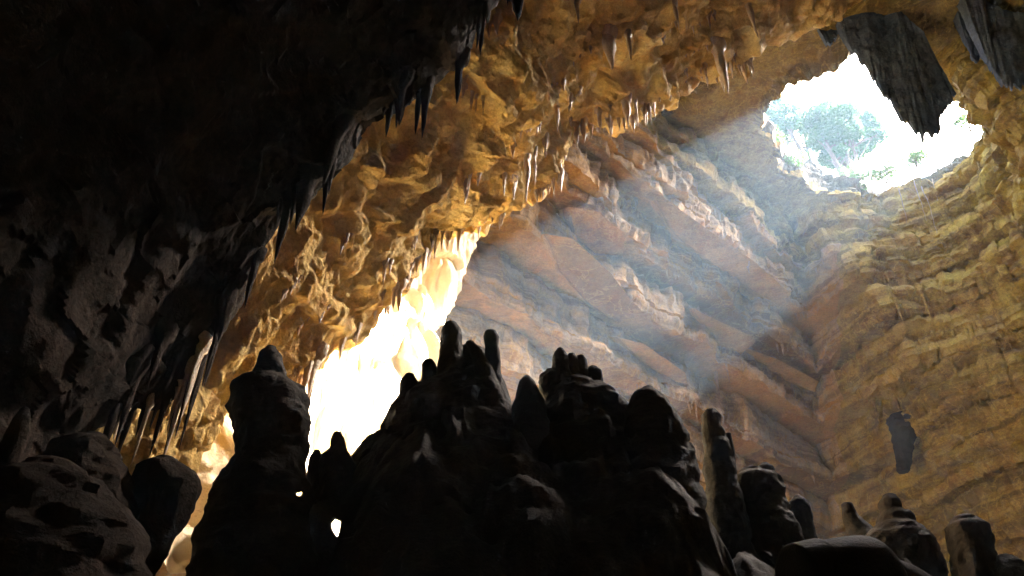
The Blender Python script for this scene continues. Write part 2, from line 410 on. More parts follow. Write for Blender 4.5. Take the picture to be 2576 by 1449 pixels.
W = W + Nw*(.45*fbm(W, .35, 3, off=41) + .10*ridged(W*np.array([1, 1, .15]), .9, 4, off=43) + soften(.14*crag(W, .6, .8, .8), 2) + .06*crag(W, 2.0, .9))[..., None]
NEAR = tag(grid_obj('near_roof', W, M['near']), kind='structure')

# ------------------------------------------------------------------ sunlit flowstone buttress on the left
xr = [(520, 1225), (600, 1178), (700, 1125), (780, 1098), (860, 1048), (940, 985), (1080, 955), (1170, 890), (1300, 870), (1500, 810), (1640, 770)]
cols = []
for py, x in xr:
    dR = np.interp(py, [520, 600, 780, 940, 1080, 1640], [30, 29, 26, 23, 21.5, 16.5])
    e = at(x, py, dR)
    cols.append([e+np.array([-2.5, 4.5, 0]), e+np.array([-.5, 1.0, 0]), e, e+np.array([-.5, -.8, 0]), e+np.array([-1.8, -2.6, .2]), e+np.array([-3.6, -5.1, .2]), e+np.array([-6.2, -9.0, .2])])
B = sheet(np.array(cols), 420, 420)
Nb = grid_normals(B); sg = np.sign(np.sum(Nb*np.array([.75, -.5, .35]), -1, keepdims=True)); Nb *= np.where(sg == 0, 1, sg)
B = B + Nb*(.85*fbm(B*np.array([1, 1, .55]), .36, 3, off=51) + .30*ridged(B*np.array([1, 1, .22]), .55, 4, off=53) + soften(.22*crag(B, .7, .9, .5), 1) + .035*ridged(B*np.array([1, 1, .2]), 2.5, 3, off=56))[..., None]
BUTT = tag(grid_obj('flowstone_wall', B, M['flow']), kind='structure')
# ------------------------------------------------------------------ picking points on the built rock
class Picker:
    def __init__(s, *grids):
        s.V = np.concatenate([g.reshape(-1, 3) for g in grids]); s.px, s.py, s.dep = project(s.V)
    def __call__(s, px, py, r=7):
        d2 = (s.px-px)**2+(s.py-py)**2
        for k in (1, 2, 4, 8, 20):
            i = np.nonzero(d2 < (r*k)**2)[0]
            if len(i): return s.V[i[np.argmin(s.dep[i])]].copy()
        return s.V[np.argmin(d2)].copy()
pick_over = Picker(U); pick_near = Picker(W); pick_shell = Picker(S[:, :1080]); pick_butt = Picker(B)

def ring_loft(C, Rx, Ry, nseg=28, seed=0, amp=.1, scale=2.0, sz=.7, fine=.03):
    """rings round centres C (n,3) from bottom to top, noisy surface, closed ends; vertices and faces"""
    a = np.linspace(0, 2*np.pi, nseg, endpoint=False)
    P = np.stack([C[:, None, 0]+Rx[:, None]*np.cos(a), C[:, None, 1]+Ry[:, None]*np.sin(a), np.broadcast_to(C[:, None, 2], (len(C), nseg))], -1)
    out = np.stack([np.cos(a), np.sin(a), 0*a], -1)[None]
    am = np.minimum(Rx, 1.2)[:, None]
    q = P+seed*3.1
    n = am*amp*(fbm(q, scale, 3, sz=sz)+.5*ridged(q, scale*1.3, 3, sz=sz*.6)-.2) + fine*np.minimum(am*3, 1)*ridged(q, 6.0, 2, sz=.5)
    w1 = worley(q, 3.2, .9)[0]; w2 = worley(q, 7.5, 1.0, 3)[0]
    n = n + np.minimum(am*2, 1)*(.075*np.clip(1-w1*1.25, 0, 1)+.035*np.clip(1-w2*1.25, 0, 1)) + .03*np.minimum(am*2, 1)*pnoise(q[..., 0]*.8, q[..., 1]*.8, q[..., 2]*6.5)
    P = P+out*n[..., None]
    P[..., 2] += .35*am*amp*fbm(q+7.7, scale*1.5, 2)
    m = len(C); V = np.concatenate([P.reshape(-1, 3), P[0].mean(0)[None], P[-1].mean(0)[None]])
    F = grid_faces(m, nseg, True); i = np.arange(nseg); j = (i+1) % nseg
    T = np.concatenate([np.stack([i, np.full(nseg, m*nseg), j], -1), np.stack([(m-1)*nseg+i, (m-1)*nseg+j, np.full(nseg, m*nseg+1)], -1)])
    return V, [F, T]

def stalagmite(label, prof, Y, seed, group=None, amp=.16, name='stalagmite', mat='stal', depth=.9, floor=True, cat='stalagmite'):
    """prof: list of (height row, left, right) surveyed at distance Y, top first"""
    z, x, r = [], [], []
    for py, l, rr in prof:
        a, b = at_y(l, py, Y), at_y(rr, py, Y); z.append((a[2]+b[2])/2); x.append((a[0]+b[0])/2); r.append((b[0]-a[0])/2)
    z, x, r = np.array(z), np.array(x), np.array(r)
    if floor: z = np.append(z, -2.0); x = np.append(x, x[-1]); r = np.append(r, r[-1]*1.25)
    zv = z[-2] if floor else z[-1]
    zz = np.linspace(zv, z[0], int(np.clip((z[0]-zv)*26, 24, 150)))
    if floor: zz = np.concatenate([np.linspace(z[-1], zv, 12, endpoint=False), zz])
    xx = np.interp(zz, z[::-1], x[::-1]); rr = np.interp(zz, z[::-1], r[::-1])
    k = np.array([.25, .5, .25]); rs = np.convolve(np.pad(rr, 1, 'edge'), k, 'valid'); xx = np.convolve(np.pad(xx, 1, 'edge'), k, 'valid')
    caps = np.radians([25, 50, 72, 86]); zt = zz[-1]
    zz = np.concatenate([zz, zt+rs[-1]*.55*np.sin(caps)]); xx = np.concatenate([xx, np.full(4, xx[-1])]); rs = np.concatenate([rs, rs[-1]*np.cos(caps)])
    base = np.array([xx[0], Y, zz[0]])
    C = np.stack([xx, np.full(len(xx), Y), zz], -1)
    V, F = ring_loft(C, rs, rs*depth, 40, seed, amp, 1.9, .8, .035)
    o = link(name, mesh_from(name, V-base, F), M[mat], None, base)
    return tag(o, label, cat, group)

# ------------------------------------------------------------------ mound that carries the stalagmites
CREST = [(470, 1900), (520, 1560), (600, 1330), (700, 1240), (760, 1195), (900, 1185), (960, 1110), (1010, 1060), (1100, 1010), (1200, 1030), (1290, 1045), (1380, 1060), (1480, 1060), (1590, 1075),
         (1690, 1170), (1750, 1300), (1790, 1420), (1900, 1400), (2000, 1420), (2100, 1470), (2250, 1470), (2400, 1480), (2600, 1560), (2800, 1800)]
YM = 11.0
cp = np.array([at_y(a, b, YM) for a, b in CREST])
gx, gy = np.meshgrid(np.linspace(cp[0, 0], cp[-1, 0], 420), np.linspace(5.5, 16.5, 170), indexing='ij')
cz = np.interp(gx, cp[:, 0], cp[:, 2])
MP = np.stack([gx, gy, 0*gx], -1)
sh = np.exp(-np.abs((gy-YM)/np.where(gy < YM, 3.2, 2.2))**2.4)
MP[..., 2] = -2.0+(cz+2.0)*sh
MP[..., 2] += (.35*fbm(MP, .7, 3, off=61)+.12*ridged(MP, 1.6, 3, off=63)-.25)*sh
MP[..., 1] += .30*ridged(MP*np.array([1, 1, .4]), .8, 3, off=66)*sh
mb = MP.copy(); mb[..., 2] = -3.0
nm_, nn_ = MP.shape[:2]
idx = np.arange(nm_*nn_).reshape(nm_, nn_); o2 = nm_*nn_
def skirt(a): return np.stack([a[:-1], a[1:], a[1:]+o2, a[:-1]+o2], -1)
Fm = np.concatenate([grid_faces(nm_, nn_), grid_faces(nm_, nn_)[:, ::-1]+o2, skirt(idx[0])[:, ::-1], skirt(idx[-1]), skirt(idx[:, 0]), skirt(idx[:, -1])[:, ::-1]])
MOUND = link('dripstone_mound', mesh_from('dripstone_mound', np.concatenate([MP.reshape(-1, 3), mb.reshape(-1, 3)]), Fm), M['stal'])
tag(MOUND, kind='structure')

# ------------------------------------------------------------------ stalagmites
G1 = 'stalagmites on the foreground mound'; G2 = 'stalagmites low on the right'; G3 = 'dark formations on the left'
bottle = stalagmite('tall bottle-shaped dark stalagmite with broad shoulders against the sunlit wall', [(876, 672, 692), (890, 660, 704), (920, 652, 711), (955, 642, 716), (970, 612, 738), (985, 597, 755), (1030, 589, 768), (1060, 596, 772), (1100, 612, 765), (1150, 612, 754), (1190, 578, 752), (1260, 548, 772), (1330, 524, 795), (1449, 502, 810), (1700, 480, 840)], 9.6, 1, G1, .10)
round_head = stalagmite('small round-headed stalagmite standing in the bright gap right of the bottle-shaped one', [(1090, 841, 857), (1102, 835, 865), (1130, 832, 868), (1150, 815, 878), (1180, 802, 890), (1300, 790, 900)], 10.3, 2, G1, .10)
stalagmite('tiny stub stalagmite between the bottle-shaped and the round-headed one', [(1135, 791, 803), (1150, 781, 812), (1190, 776, 815), (1300, 770, 820)], 10.2, 3, G1, .10)
stalagmite('low stepped stalagmite at the left foot of the double-pillared formation', [(1092, 950, 980), (1102, 930, 990), (1130, 916, 1000), (1160, 893, 1010), (1300, 880, 1030)], 10.6, 4, G1)
stalagmite('rounded knob stalagmite, leftmost on the shoulder of the double-pillared formation', [(944, 1022, 1040), (956, 1014, 1048), (1000, 1005, 1060), (1030, 990, 1070), (1120, 985, 1100)], 10.8, 5, G1)
stalagmite('small hooded knob stalagmite tucked left of the tallest pillar', [(908, 1070, 1087), (916, 1064, 1093), (945, 1062, 1095), (1000, 1058, 1105)], 10.9, 6, G1)
pil = stalagmite('tallest straight pillar stalagmite at the top of the central mound', [(816, 1124, 1148), (823, 1116, 1155), (850, 1112, 1160), (900, 1110, 1163), (960, 1100, 1180), (1060, 1080, 1200)], 10.9, 7, G1, .10)
blk = stalagmite('broad dripstone block between the two pillars of the central mound', [(873, 1168, 1196), (884, 1156, 1216), (940, 1122, 1238), (1000, 1064, 1256), (1060, 995, 1285), (1150, 965, 1330), (1300, 930, 1380)], 11.2, 8, G1, .18)
stalagmite('narrow flat-topped pillar stalagmite right of the tallest one', [(838, 1222, 1246), (845, 1218, 1252), (870, 1221, 1252), (930, 1225, 1257), (990, 1216, 1272), (1060, 1200, 1290)], 10.8, 9, G1, .10)
stalagmite('short bent knob stalagmite just left of the narrow flat-topped pillar', [(862, 1173, 1190), (875, 1180, 1204), (920, 1195, 1232), (990, 1200, 1260), (1060, 1190, 1270)], 10.7, 30, G1, .10)
stalagmite('pointed cone stalagmite alone in the dip between the two central clusters', [(949, 1319, 1332), (958, 1309, 1342), (985, 1301, 1352), (1030, 1296, 1368), (1120, 1285, 1385)], 10.6, 10, G1, .10)
stalagmite('stubby stalagmite leaning on the right foot of the pointed cone', [(994, 1346, 1360), (1004, 1341, 1367), (1040, 1338, 1372), (1120, 1330, 1380)], 10.5, 11, G1, .10)
tier = stalagmite('wide tiered stalagmite cluster with rounded ledges right of the pointed cone', [(958, 1380, 1470), (972, 1364, 1492), (1000, 1372, 1532), (1020, 1376, 1560), (1050, 1370, 1580), (1130, 1355, 1600)], 11.0, 12, G1, .2)
for i, (sd, lab, pr) in enumerate([
    (13, 'tallest finger stalagmite on top of the tiered cluster', [(879, 1402, 1416), (888, 1396, 1422), (920, 1391, 1430), (975, 1385, 1440)]),
    (14, 'second finger stalagmite on top of the tiered cluster', [(893, 1430, 1446), (902, 1425, 1452), (960, 1420, 1460)]),
    (15, 'third finger stalagmite on top of the tiered cluster', [(898, 1452, 1468), (908, 1448, 1474), (970, 1440, 1480)]),
    (16, 'lowest right-hand finger stalagmite on top of the tiered cluster', [(926, 1482, 1502), (936, 1475, 1512), (958, 1470, 1512), (990, 1465, 1500)]),
    (17, 'knobbly stalagmite bulging from the left flank of the tiered cluster', [(932, 1375, 1392), (944, 1362, 1398), (965, 1360, 1400), (1000, 1368, 1405)]),
    (31, 'rounded ledge stalagmite stepping down right of the tiered cluster', [(985, 1480, 1515), (1000, 1470, 1530), (1030, 1465, 1545), (1120, 1460, 1560)])]):
    stalagmite(lab, pr, 10.7+.05*i, sd, G1, .10, floor=False)
stalagmite('big cone stalagmite with a long sloping right flank, right end of the mound', [(978, 1622, 1642), (986, 1601, 1652), (1005, 1593, 1668), (1050, 1586, 1694), (1100, 1580, 1713), (1180, 1570, 1736), (1260, 1560, 1756), (1449, 1550, 1766), (1700, 1530, 1790)], 10.4, 18, G1, .14)
stalagmite('small spur stalagmite on the right flank of the big cone', [(1118, 1722, 1738), (1130, 1718, 1745), (1180, 1712, 1748), (1260, 1700, 1752)], 10.5, 32, G1, .12, floor=False)
stalagmite('slender tall pillar stalagmite with a bulging head, standing apart on the right', [(1036, 1776, 1800), (1047, 1767, 1812), (1072, 1769, 1809), (1085, 1771, 1818), (1150, 1776, 1838), (1200, 1779, 1845), (1300, 1785, 1870), (1449, 1778, 1900), (1700, 1760, 1920)], 12.0, 19, G2, .09)
stalagmite('thin splinter stalagmite joined to the slender tall pillar', [(1092, 1826, 1838), (1130, 1826, 1846), (1210, 1828, 1852), (1300, 1825, 1860)], 12.1, 20, G2, .08)
stalagmite('square-shouldered stalagmite block right of the slender pillar', [(1190, 1862, 1912), (1204, 1850, 1955), (1260, 1846, 1965), (1320, 1840, 1988), (1449, 1820, 2008), (1700, 1800, 2030)], 12.4, 21, G2)
stalagmite('round head stalagmite on the square-shouldered block', [(1168, 1916, 1932), (1177, 1906, 1946), (1205, 1903, 1951), (1260, 1900, 1955)], 12.4, 22, G2, .09, floor=False)
stalagmite('smooth blunt cone stalagmite right of the square-shouldered block', [(1250, 1999, 2014), (1259, 1989, 2025), (1290, 1981, 2035), (1340, 1975, 2045), (1449, 1962, 2058), (1700, 1950, 2070)], 12.6, 23, G2, .08)
stalagmite('crooked leaning stalagmite with a greenish lit edge', [(1270, 2119, 2141), (1290, 2122, 2151), (1320, 2130, 2175), (1360, 2135, 2220), (1449, 2140, 2262), (1700, 2120, 2280)], 14.5, 24, G2, .14)
stalagmite('stalagmite of two stacked balls, smaller on top of larger', [(1250, 2224, 2252), (1260, 2216, 2262), (1276, 2217, 2262), (1284, 2226, 2262), (1292, 2220, 2286), (1305, 2214, 2294), (1318, 2216, 2292), (1328, 2202, 2302), (1360, 2182, 2332), (1449, 2172, 2342), (1700, 2160, 2350)], 14.0, 25, G2, .10)
stalagmite('short knobbly stalagmite right of the two stacked balls', [(1342, 2302, 2326), (1354, 2290, 2345), (1400, 2295, 2360), (1449, 2288, 2372), (1700, 2280, 2380)], 13.6, 26, G2)
stalagmite('flat-topped dark stalagmite block near the right edge', [(1314, 2396, 2456), (1324, 2386, 2472), (1360, 2398, 2482), (1449, 2410, 2505), (1700, 2400, 2520)], 13.2, 27, G2)
stalagmite('low rounded stalagmite in the bottom right corner', [(1404, 2512, 2544), (1417, 2500, 2560), (1449, 2490, 2572), (1700, 2480, 2590)], 13.0, 28, G2)
stalagmite('tiny round stalagmite in front of the stacked balls', [(1412, 2258, 2280), (1424, 2248, 2292), (1449, 2244, 2300), (1700, 2240, 2310)], 12.2, 33, G2, .08)
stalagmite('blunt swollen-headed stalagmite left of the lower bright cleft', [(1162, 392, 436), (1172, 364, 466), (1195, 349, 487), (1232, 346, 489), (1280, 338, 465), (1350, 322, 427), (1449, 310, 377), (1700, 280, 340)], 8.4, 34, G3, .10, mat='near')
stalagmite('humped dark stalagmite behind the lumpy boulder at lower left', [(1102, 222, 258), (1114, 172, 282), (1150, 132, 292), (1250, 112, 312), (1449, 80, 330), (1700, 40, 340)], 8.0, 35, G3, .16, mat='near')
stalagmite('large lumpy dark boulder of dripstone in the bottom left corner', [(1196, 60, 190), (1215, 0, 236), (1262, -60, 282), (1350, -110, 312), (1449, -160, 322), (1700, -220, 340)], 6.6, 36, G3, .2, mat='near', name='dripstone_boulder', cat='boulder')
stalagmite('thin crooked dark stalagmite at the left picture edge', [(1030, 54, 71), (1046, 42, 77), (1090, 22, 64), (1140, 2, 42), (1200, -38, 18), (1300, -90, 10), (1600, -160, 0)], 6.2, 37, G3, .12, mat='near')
# windows through the mound and the foot of the bottle-shaped stalagmite
def pierce(obj, px, py, r, Y0, Y1, seed):
    a, b = at_y(px, py, Y0), at_y(px, py, Y1); ax = (b-a)
    sx = np.array([1., 0, 0]); sy = np.cross(ax, sx); sy /= np.linalg.norm(sy)
    t = np.linspace(0, 1, 9); ang = np.linspace(0, 2*np.pi, 14, endpoint=False)
    rad = r*(1+.35*np.sin(ang*2+seed)+.22*np.sin(ang*3+2*seed))
    P = a+ax*t[:, None, None]+(np.cos(ang)*rad)[None, :, None]*sx+(np.sin(ang)*rad*1.1)[None, :, None]*sy
    V = np.concatenate([P.reshape(-1, 3), [a], [b]]); n = 14; i = np.arange(n); j = (i+1) % n
    cut = link('cutter', mesh_from('cutter', V, [grid_faces(9, n, True), np.concatenate([np.stack([j, i, np.full(n, 9*n)], -1), np.stack([8*n+i, 8*n+j, np.full(n, 9*n+1)], -1)])]))
    import bmesh
    for o in (cut, obj):
        bm = bmesh.new(); bm.from_mesh(o.data); bmesh.ops.recalc_face_normals(bm, faces=bm.faces); bm.to_mesh(o.data); bm.free()
    md = obj.modifiers.new('cut', 'BOOLEAN'); md.operation = 'DIFFERENCE'; md.object = cut; md.solver = 'EXACT'
    dg = bpy.context.evaluated_depsgraph_get(); dg.update(); me = bpy.data.meshes.new_from_object(obj.evaluated_get(dg))
    obj.modifiers.clear(); obj.data = me; bpy.data.objects.remove(cut)
pierce(MOUND, 860, 1332, .13, 5, 17, 1.0); pierce(round_head, 860, 1332, .13, 5, 17, 1.0)
pierce(bottle, 753, 1243, .03, 6, 14, 2.0); pierce(MOUND, 753, 1243, .03, 5, 17, 2.0)

# ------------------------------------------------------------------ stalactites
def spike_mesh(seed, bend=.12, nseg=9, nr=9):
    t = np.linspace(0, 1, nr); r = (1-t)**.75*(1+.22*np.sin(t*9+seed*1.7)*(1-t)); r[0] *= 1.35; r[-1] = .03
    z = -t; z = np.concatenate([[.22], z]); r = np.concatenate([[r[0]*1.25], r]); t = np.concatenate([[0], t])
    a = np.linspace(0, 2*np.pi, nseg, endpoint=False)
    cx = bend*np.sin(t*2.2+seed)*t; cyy = bend*np.cos(t*1.9+seed*2)*t
    P = np.stack([cx[:, None]*.4+r[:, None]*np.cos(a), cyy[:, None]*.4+r[:, None]*np.sin(a), np.broadcast_to(z[:, None], (len(t), nseg))], -1)
    rr = 1+.28*pnoise(np.cos(a)[None, :]*1.6+seed*5, np.sin(a)[None, :]*1.6, z[:, None]*2.5+seed)
    P[..., 0] = cx[:, None]*.4+(P[..., 0]-cx[:, None]*.4)*rr; P[..., 1] = cyy[:, None]*.4+(P[..., 1]-cyy[:, None]*.4)*rr
    n = len(t); V = np.concatenate([P.reshape(-1, 3), [P[-1].mean(0)]]); i = np.arange(nseg); j = (i+1) % nseg
    return mesh_from('stalactite', V, [grid_faces(n, nseg, True), np.stack([(n-1)*nseg+i, (n-1)*nseg+j, np.full(nseg, n*nseg)], -1)], True, 60)
SPIKES = {m: [spike_mesh(k) for k in range(7)] for m in ('gold', 'near', 'wall', 'olive')}
for m, L in SPIKES.items():
    for me in L: me.materials.append(M[m])
BIG = [spike_mesh(k+20, .10, 18, 26) for k in range(6)]
def spike(parent, pos, length, rad, mat='gold', sy=1.0):
    o = bpy.data.objects.new('small_stalactite', random.choice(SPIKES[mat])); COL.objects.link(o); o.parent = parent
    o.location = pos; o.scale = (rad, rad*sy, length); o.rotation_euler = (random.uniform(-.05, .05), random.uniform(-.05, .05), random.uniform(0, 6.28))
    return o
def stalactite(label, pick, px, py, tip_py, w, mat='gold', group=None, sy=1.0, k=None, name='stalactite'):
    p = pick(px, py); dep = project(p)[2]
    L = 1.0
    for _ in range(30):                      # length from the surveyed tip row
        _, ty, _ = project(p-np.array([0, 0, L])); L *= np.clip((tip_py-py+4)/max(ty-project(p)[1], 1e-3), .5, 2)
    L = float(np.clip(L, .15, 8)); rad = w*.5*dep/FW
    me = BIG[k if k is not None else random.randrange(6)].copy(); me.materials.append(M[mat])
    v = np.empty(len(me.vertices)*3, np.float32); me.vertices.foreach_get('co', v); v = v.reshape(-1, 3)*np.array([rad, rad*sy, L])
    q = v+p; v[:, 0] += rad*.22*fbm(q, 3, 3, off=71, sz=.4); v[:, 1] += rad*.22*fbm(q, 3, 3, off=77, sz=.4)
    me.vertices.foreach_set('co', v.astype(np.float32).ravel()); me.update()
    o = link(name, me, None, None, p); o.rotation_euler[2] = random.uniform(-.4, .4)
    return tag(o, label, 'stalactite', group)
GA = 'dark stalactites along the near roof edge'; GB = 'stalactites on the golden overhang'; GC = 'stalactites on the far bedded walls'
for a in [
    ('long backlit black stalactite, lowest of the pair under the roof edge', 1080, 215, 348, 26, 1), ('slightly shorter black stalactite left of the lowest backlit pair', 1062, 235, 338, 22, 1),
    ('bent dark stalactite right of the backlit black pair', 1130, 285, 392, 24, 1), ('dark stalactite at the notch of the roof edge above the backlit pair', 1160, 160, 262, 28, 1),
    ('thick black stalactite block hanging at the top of the picture', 1338, 10, 92, 44, 1.4), ('narrow dark stalactite just right of the thick black block', 1385, 15, 100, 18, 1),
    ('dark stalactite below and left of the thick black block', 1262, 75, 165, 24, 1), ('massive dark stalactite above the bright drapery folds', 590, 720, 855, 40, 1.2),
    ('small dark stalactite on the roof edge left of the backlit pair', 985, 285, 345, 18, 1), ('pale-edged stalactite hanging beside the dark massive one', 672, 655, 775, 24, 1)]:
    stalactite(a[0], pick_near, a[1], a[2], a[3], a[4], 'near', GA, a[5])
for a in [
    ('longest slender golden stalactite hanging from the lip of the overhang', 1330, 402, 512, 20), ('shorter golden stalactite right beside the longest slender one', 1350, 392, 470, 13),
    ('thick amber stalactite in the middle of the overhang lip', 1450, 318, 378, 18), ('amber stalactite just right of the thick one at mid lip', 1470, 312, 362, 18),
    ('pale blunt stalactite fourth along the mid lip', 1502, 285, 334, 14), ('broad tooth-shaped stalactite on the upper lip', 1573, 262, 322, 24),
    ('thin needle stalactite right of the broad tooth on the upper lip', 1604, 258, 302, 9), ('large lone golden stalactite high on the overhang, nearest the skylight', 1808, 125, 238, 32),
    ('dark square stalactite block in the upper golden ceiling', 1534, 95, 172, 40), ('narrow stalactite right of the dark square block', 1578, 95, 152, 15),
    ('first of three little stalactites on the golden ceiling, left', 1191, 238, 274, 9), ('middle of three little stalactites on the golden ceiling', 1204, 242, 278, 9), ('last of three little stalactites on the golden ceiling, right', 1217, 246, 285, 9),
    ('stalactite with dark base near the centre of the golden ceiling', 1400, 275, 335, 14), ('small stalactite on the ledge left of the amber group', 1290, 372, 402, 14),
    ('short stalactite at the sharp lower corner of the overhang', 1375, 352, 398, 14), ('slim stalactite at the top edge right of the black block', 1455, 8, 60, 14),
    ('slim stalactite at the top edge beneath the picture border, far right of the overhang', 1700, 10, 66, 14), ('brown stalactite high right on the ceiling near the skylight', 1885, 20, 100, 16)]:
    stalactite(a[0], pick_over, a[1], a[2], a[3], a[4], 'gold', GB)
for a in [
    ('pale double-pointed stalactite in the hazy light beam', 1550, 500, 566, 18), ('small pale stalactite right of the double-pointed one in the beam', 1605, 505, 560, 12),
    ('leftmost stalactite of the bunch under the broken slab', 1806, 940, 1012, 12), ('long middle stalactite of the bunch under the broken slab', 1826, 880, 962, 12), ('right stalactite of the bunch under the broken slab', 1846, 872, 925, 11),
    ('pale stalactite at the upright corner of the two bedded walls', 2196, 1010, 1065, 14),
    ('stalactite left of the dark blunt block on the right wall', 2250, 1010, 1060, 11), ('forked pale stalactite high on the right bedded wall', 2316, 738, 800, 14), ('small pale stalactite left of the forked one on the right wall', 2258, 760, 805, 11),
    ('thin yellowish stalactite halfway up the right wall', 2390, 905, 955, 11)]:
    stalactite(a[0], pick_shell, a[1], a[2], a[3], a[4]*.8, 'olive' if a[1] > 2080 else 'wall', GC)
_p = pick_shell(2274, 1092)
stalagmite('dark blunt stalactite block hanging alone on the right wall', [(1058, 2240, 2312), (1088, 2248, 2304), (1105, 2253, 2296), (1130, 2255, 2292), (1155, 2257, 2289), (1180, 2261, 2287), (1187, 2264, 2284)], float(_p[1])+.02, 55, GC, .20, name='stalactite', mat='near', floor=False, cat='stalactite')
# fringe of small ones: parts of the rock they hang from
def fringe(parent, pts, lo, hi, mat, ratio=(.16, .3)):
    for p in pts:
        L = random.uniform(lo, hi)*random.choice((.5, .7, 1, 1, 1.5)); spike(parent, p, L, L*random.uniform(*ratio)*.5+.02, mat)
ui = np.random.default_rng(3)
def rows_on(grid, nclus, r0, r1, c0, c1, per, lo, hi, parent, mat, slope=0.0):
    """rows of drip points running along ledges and cracks of a rock sheet"""
    for _ in range(nclus):
        r_, c_ = ui.uniform(r0, r1), ui.uniform(c0, c1); k = ui.integers(per[0], per[1]+1); big = ui.uniform(lo, hi); sl = ui.normal(slope, .12); st_ = ui.uniform(2.0, 5.0)
        for q in range(k):
            rr, cc = int(np.clip(r_+sl*q*st_+ui.normal()*.8, 0, grid.shape[0]-1)), int(np.clip(c_+q*st_+ui.normal()*1.0, 0, grid.shape[1]-1))
            L = big*ui.choice((.25, .4, .5, .7, 1.0, 1.3)); spike(parent, grid[rr, cc], L, .018+L*ui.uniform(.045, .10), mat, ui.uniform(.8, 1.5))
rows_on(U, 26, 200, 228, 105, 600, (4, 10), .3, .8, OVER, 'gold'); rows_on(U, 22, 65, 190, 116, 540, (3, 8), .25, .6, OVER, 'gold')
rows_on(W, 12, 122, 150, 70, 420, (3, 6), .4, 1.0, NEAR, 'near')
firsts = [j for j in range(1, i_c) if KIND[j] == 1 and KIND[j-1] != 1]
for nm, (a, b), cnt, mt in (('left_wall', (545, 960), 48, 'wall'), ('right_wall', (120, 500), 48, 'olive')):
    for _ in range(cnt):
        r_ = random.choice(firsts[2:]); rows_on(S, 1, r_, r_+.01, a, b, (3, 9), .25, .75, SHELL[nm], mt)

# ------------------------------------------------------------------ long slender stalactites on the lower left
ORD = ['first', 'second', 'third', 'fourth', 'fifth', 'sixth', 'seventh', 'eighth', 'ninth', 'tenth', 'eleventh', 'twelfth', 'thirteenth', 'fourteenth', 'fifteenth', 'sixteenth']
for i, (px, py, tip, w) in enumerate([(604, 842, 985, 18), (588, 862, 1015, 13), (560, 885, 1060, 18), (540, 905, 1140, 14), (518, 925, 1110, 16), (498, 948, 1166, 20), (484, 958, 1120, 12), (466, 975, 1160, 16), (446, 985, 1085, 13), (424, 1000, 1150, 15), (404, 1008, 1085, 12), (382, 1018, 1180, 14), (360, 1024, 1100, 12), (338, 1030, 1185, 16), (314, 1042, 1110, 12), (286, 1052, 1150, 14)]):
    stalactite('%s long slender stalactite left of the bottle-shaped stalagmite, counted leftwards along the roof edge' % ORD[i], pick_near, px, py, tip, w, 'gold' if i % 3 == 2 else 'near', 'long slender stalactites on the lower left', 1.6)  # golden ones among the dark: rim light painted as a paler rock

# ------------------------------------------------------------------ great hanging blade in front of the skylight
def blade(label, tops, bots, Y, seed, teeth=.6, flute=.30, thick=.35, n=150, m=70):
    T = catmull(np.array([at_y(x, y, Y) for x, y in tops]), n); E = catmull(np.array([at_y(x, y, Y) for x, y in bots]), n)
    u = np.linspace(0, 1, n); ln_ = np.linalg.norm(E-T, axis=1)
    saw = np.abs(((u*11+.8*pnoise(u*9, seed, .3)) % 1)-.5)*2; saw2 = np.abs(((u*27+seed) % 1)-.5)*2
    E = E + (E-T)/ln_[:, None]*(teeth*(saw-.6)+.3*teeth*(saw2-.5)+.2*teeth*pnoise(u*14, seed, 1.5))[:, None]
    v = np.linspace(0, 1, m)[None, :, None]; P = T[:, None]*(1-v)+E[:, None]*v
    nrm = np.cross(T[-1]-T[0], E[n//2]-T[n//2]); nrm /= np.linalg.norm(nrm)
    us = u[:, None]*np.ones((1, m))
    w = flute*(ridged(np.stack([us*3.2+seed, v[..., 0]*.5+0*us, 0*us], -1), 1.0, 3, gain=.4)*.75+.5*pnoise(us*3, v[..., 0]*.8, seed)) + .06*crag(P, 1.6)
    A = P+nrm*(w+thick*(1.15-v[..., 0]))[..., None]; Bk = P+nrm*(w*.6-thick*(1.15-v[..., 0]))[..., None]
    V = np.concatenate([A.reshape(-1, 3), Bk.reshape(-1, 3)]); F = grid_faces(n, m); o = n*m; idx = np.arange(o).reshape(n, m)
    def sk(a): return np.stack([a[:-1], a[1:], a[1:]+o, a[:-1]+o], -1)
    base = T.mean(0)
    ob = link('rock_blade', mesh_from('rock_blade', V-base, np.concatenate([F, F[:, ::-1]+o, sk(idx[:, -1]), sk(idx[0]), sk(idx[-1]), sk(idx[:, 0])]), True, 50), M['blue_veil'], None, base)
    tag(ob, label, 'rock blade', 'dark rock blades beside the skylight')
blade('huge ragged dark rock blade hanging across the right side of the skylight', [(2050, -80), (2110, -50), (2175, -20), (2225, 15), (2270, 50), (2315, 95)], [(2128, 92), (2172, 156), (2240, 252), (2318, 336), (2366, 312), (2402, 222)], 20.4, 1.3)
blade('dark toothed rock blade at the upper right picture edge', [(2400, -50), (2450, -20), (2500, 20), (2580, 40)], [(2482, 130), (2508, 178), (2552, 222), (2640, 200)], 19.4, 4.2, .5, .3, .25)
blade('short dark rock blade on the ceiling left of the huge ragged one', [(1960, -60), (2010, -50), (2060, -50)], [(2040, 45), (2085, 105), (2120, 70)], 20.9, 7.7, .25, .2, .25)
blade('small dark rock blade between the huge ragged one and the picture edge', [(2400, 20), (2440, 20), (2475, 30)], [(2432, 105), (2452, 150), (2490, 120)], 20.2, 9.7, .25, .2, .22)

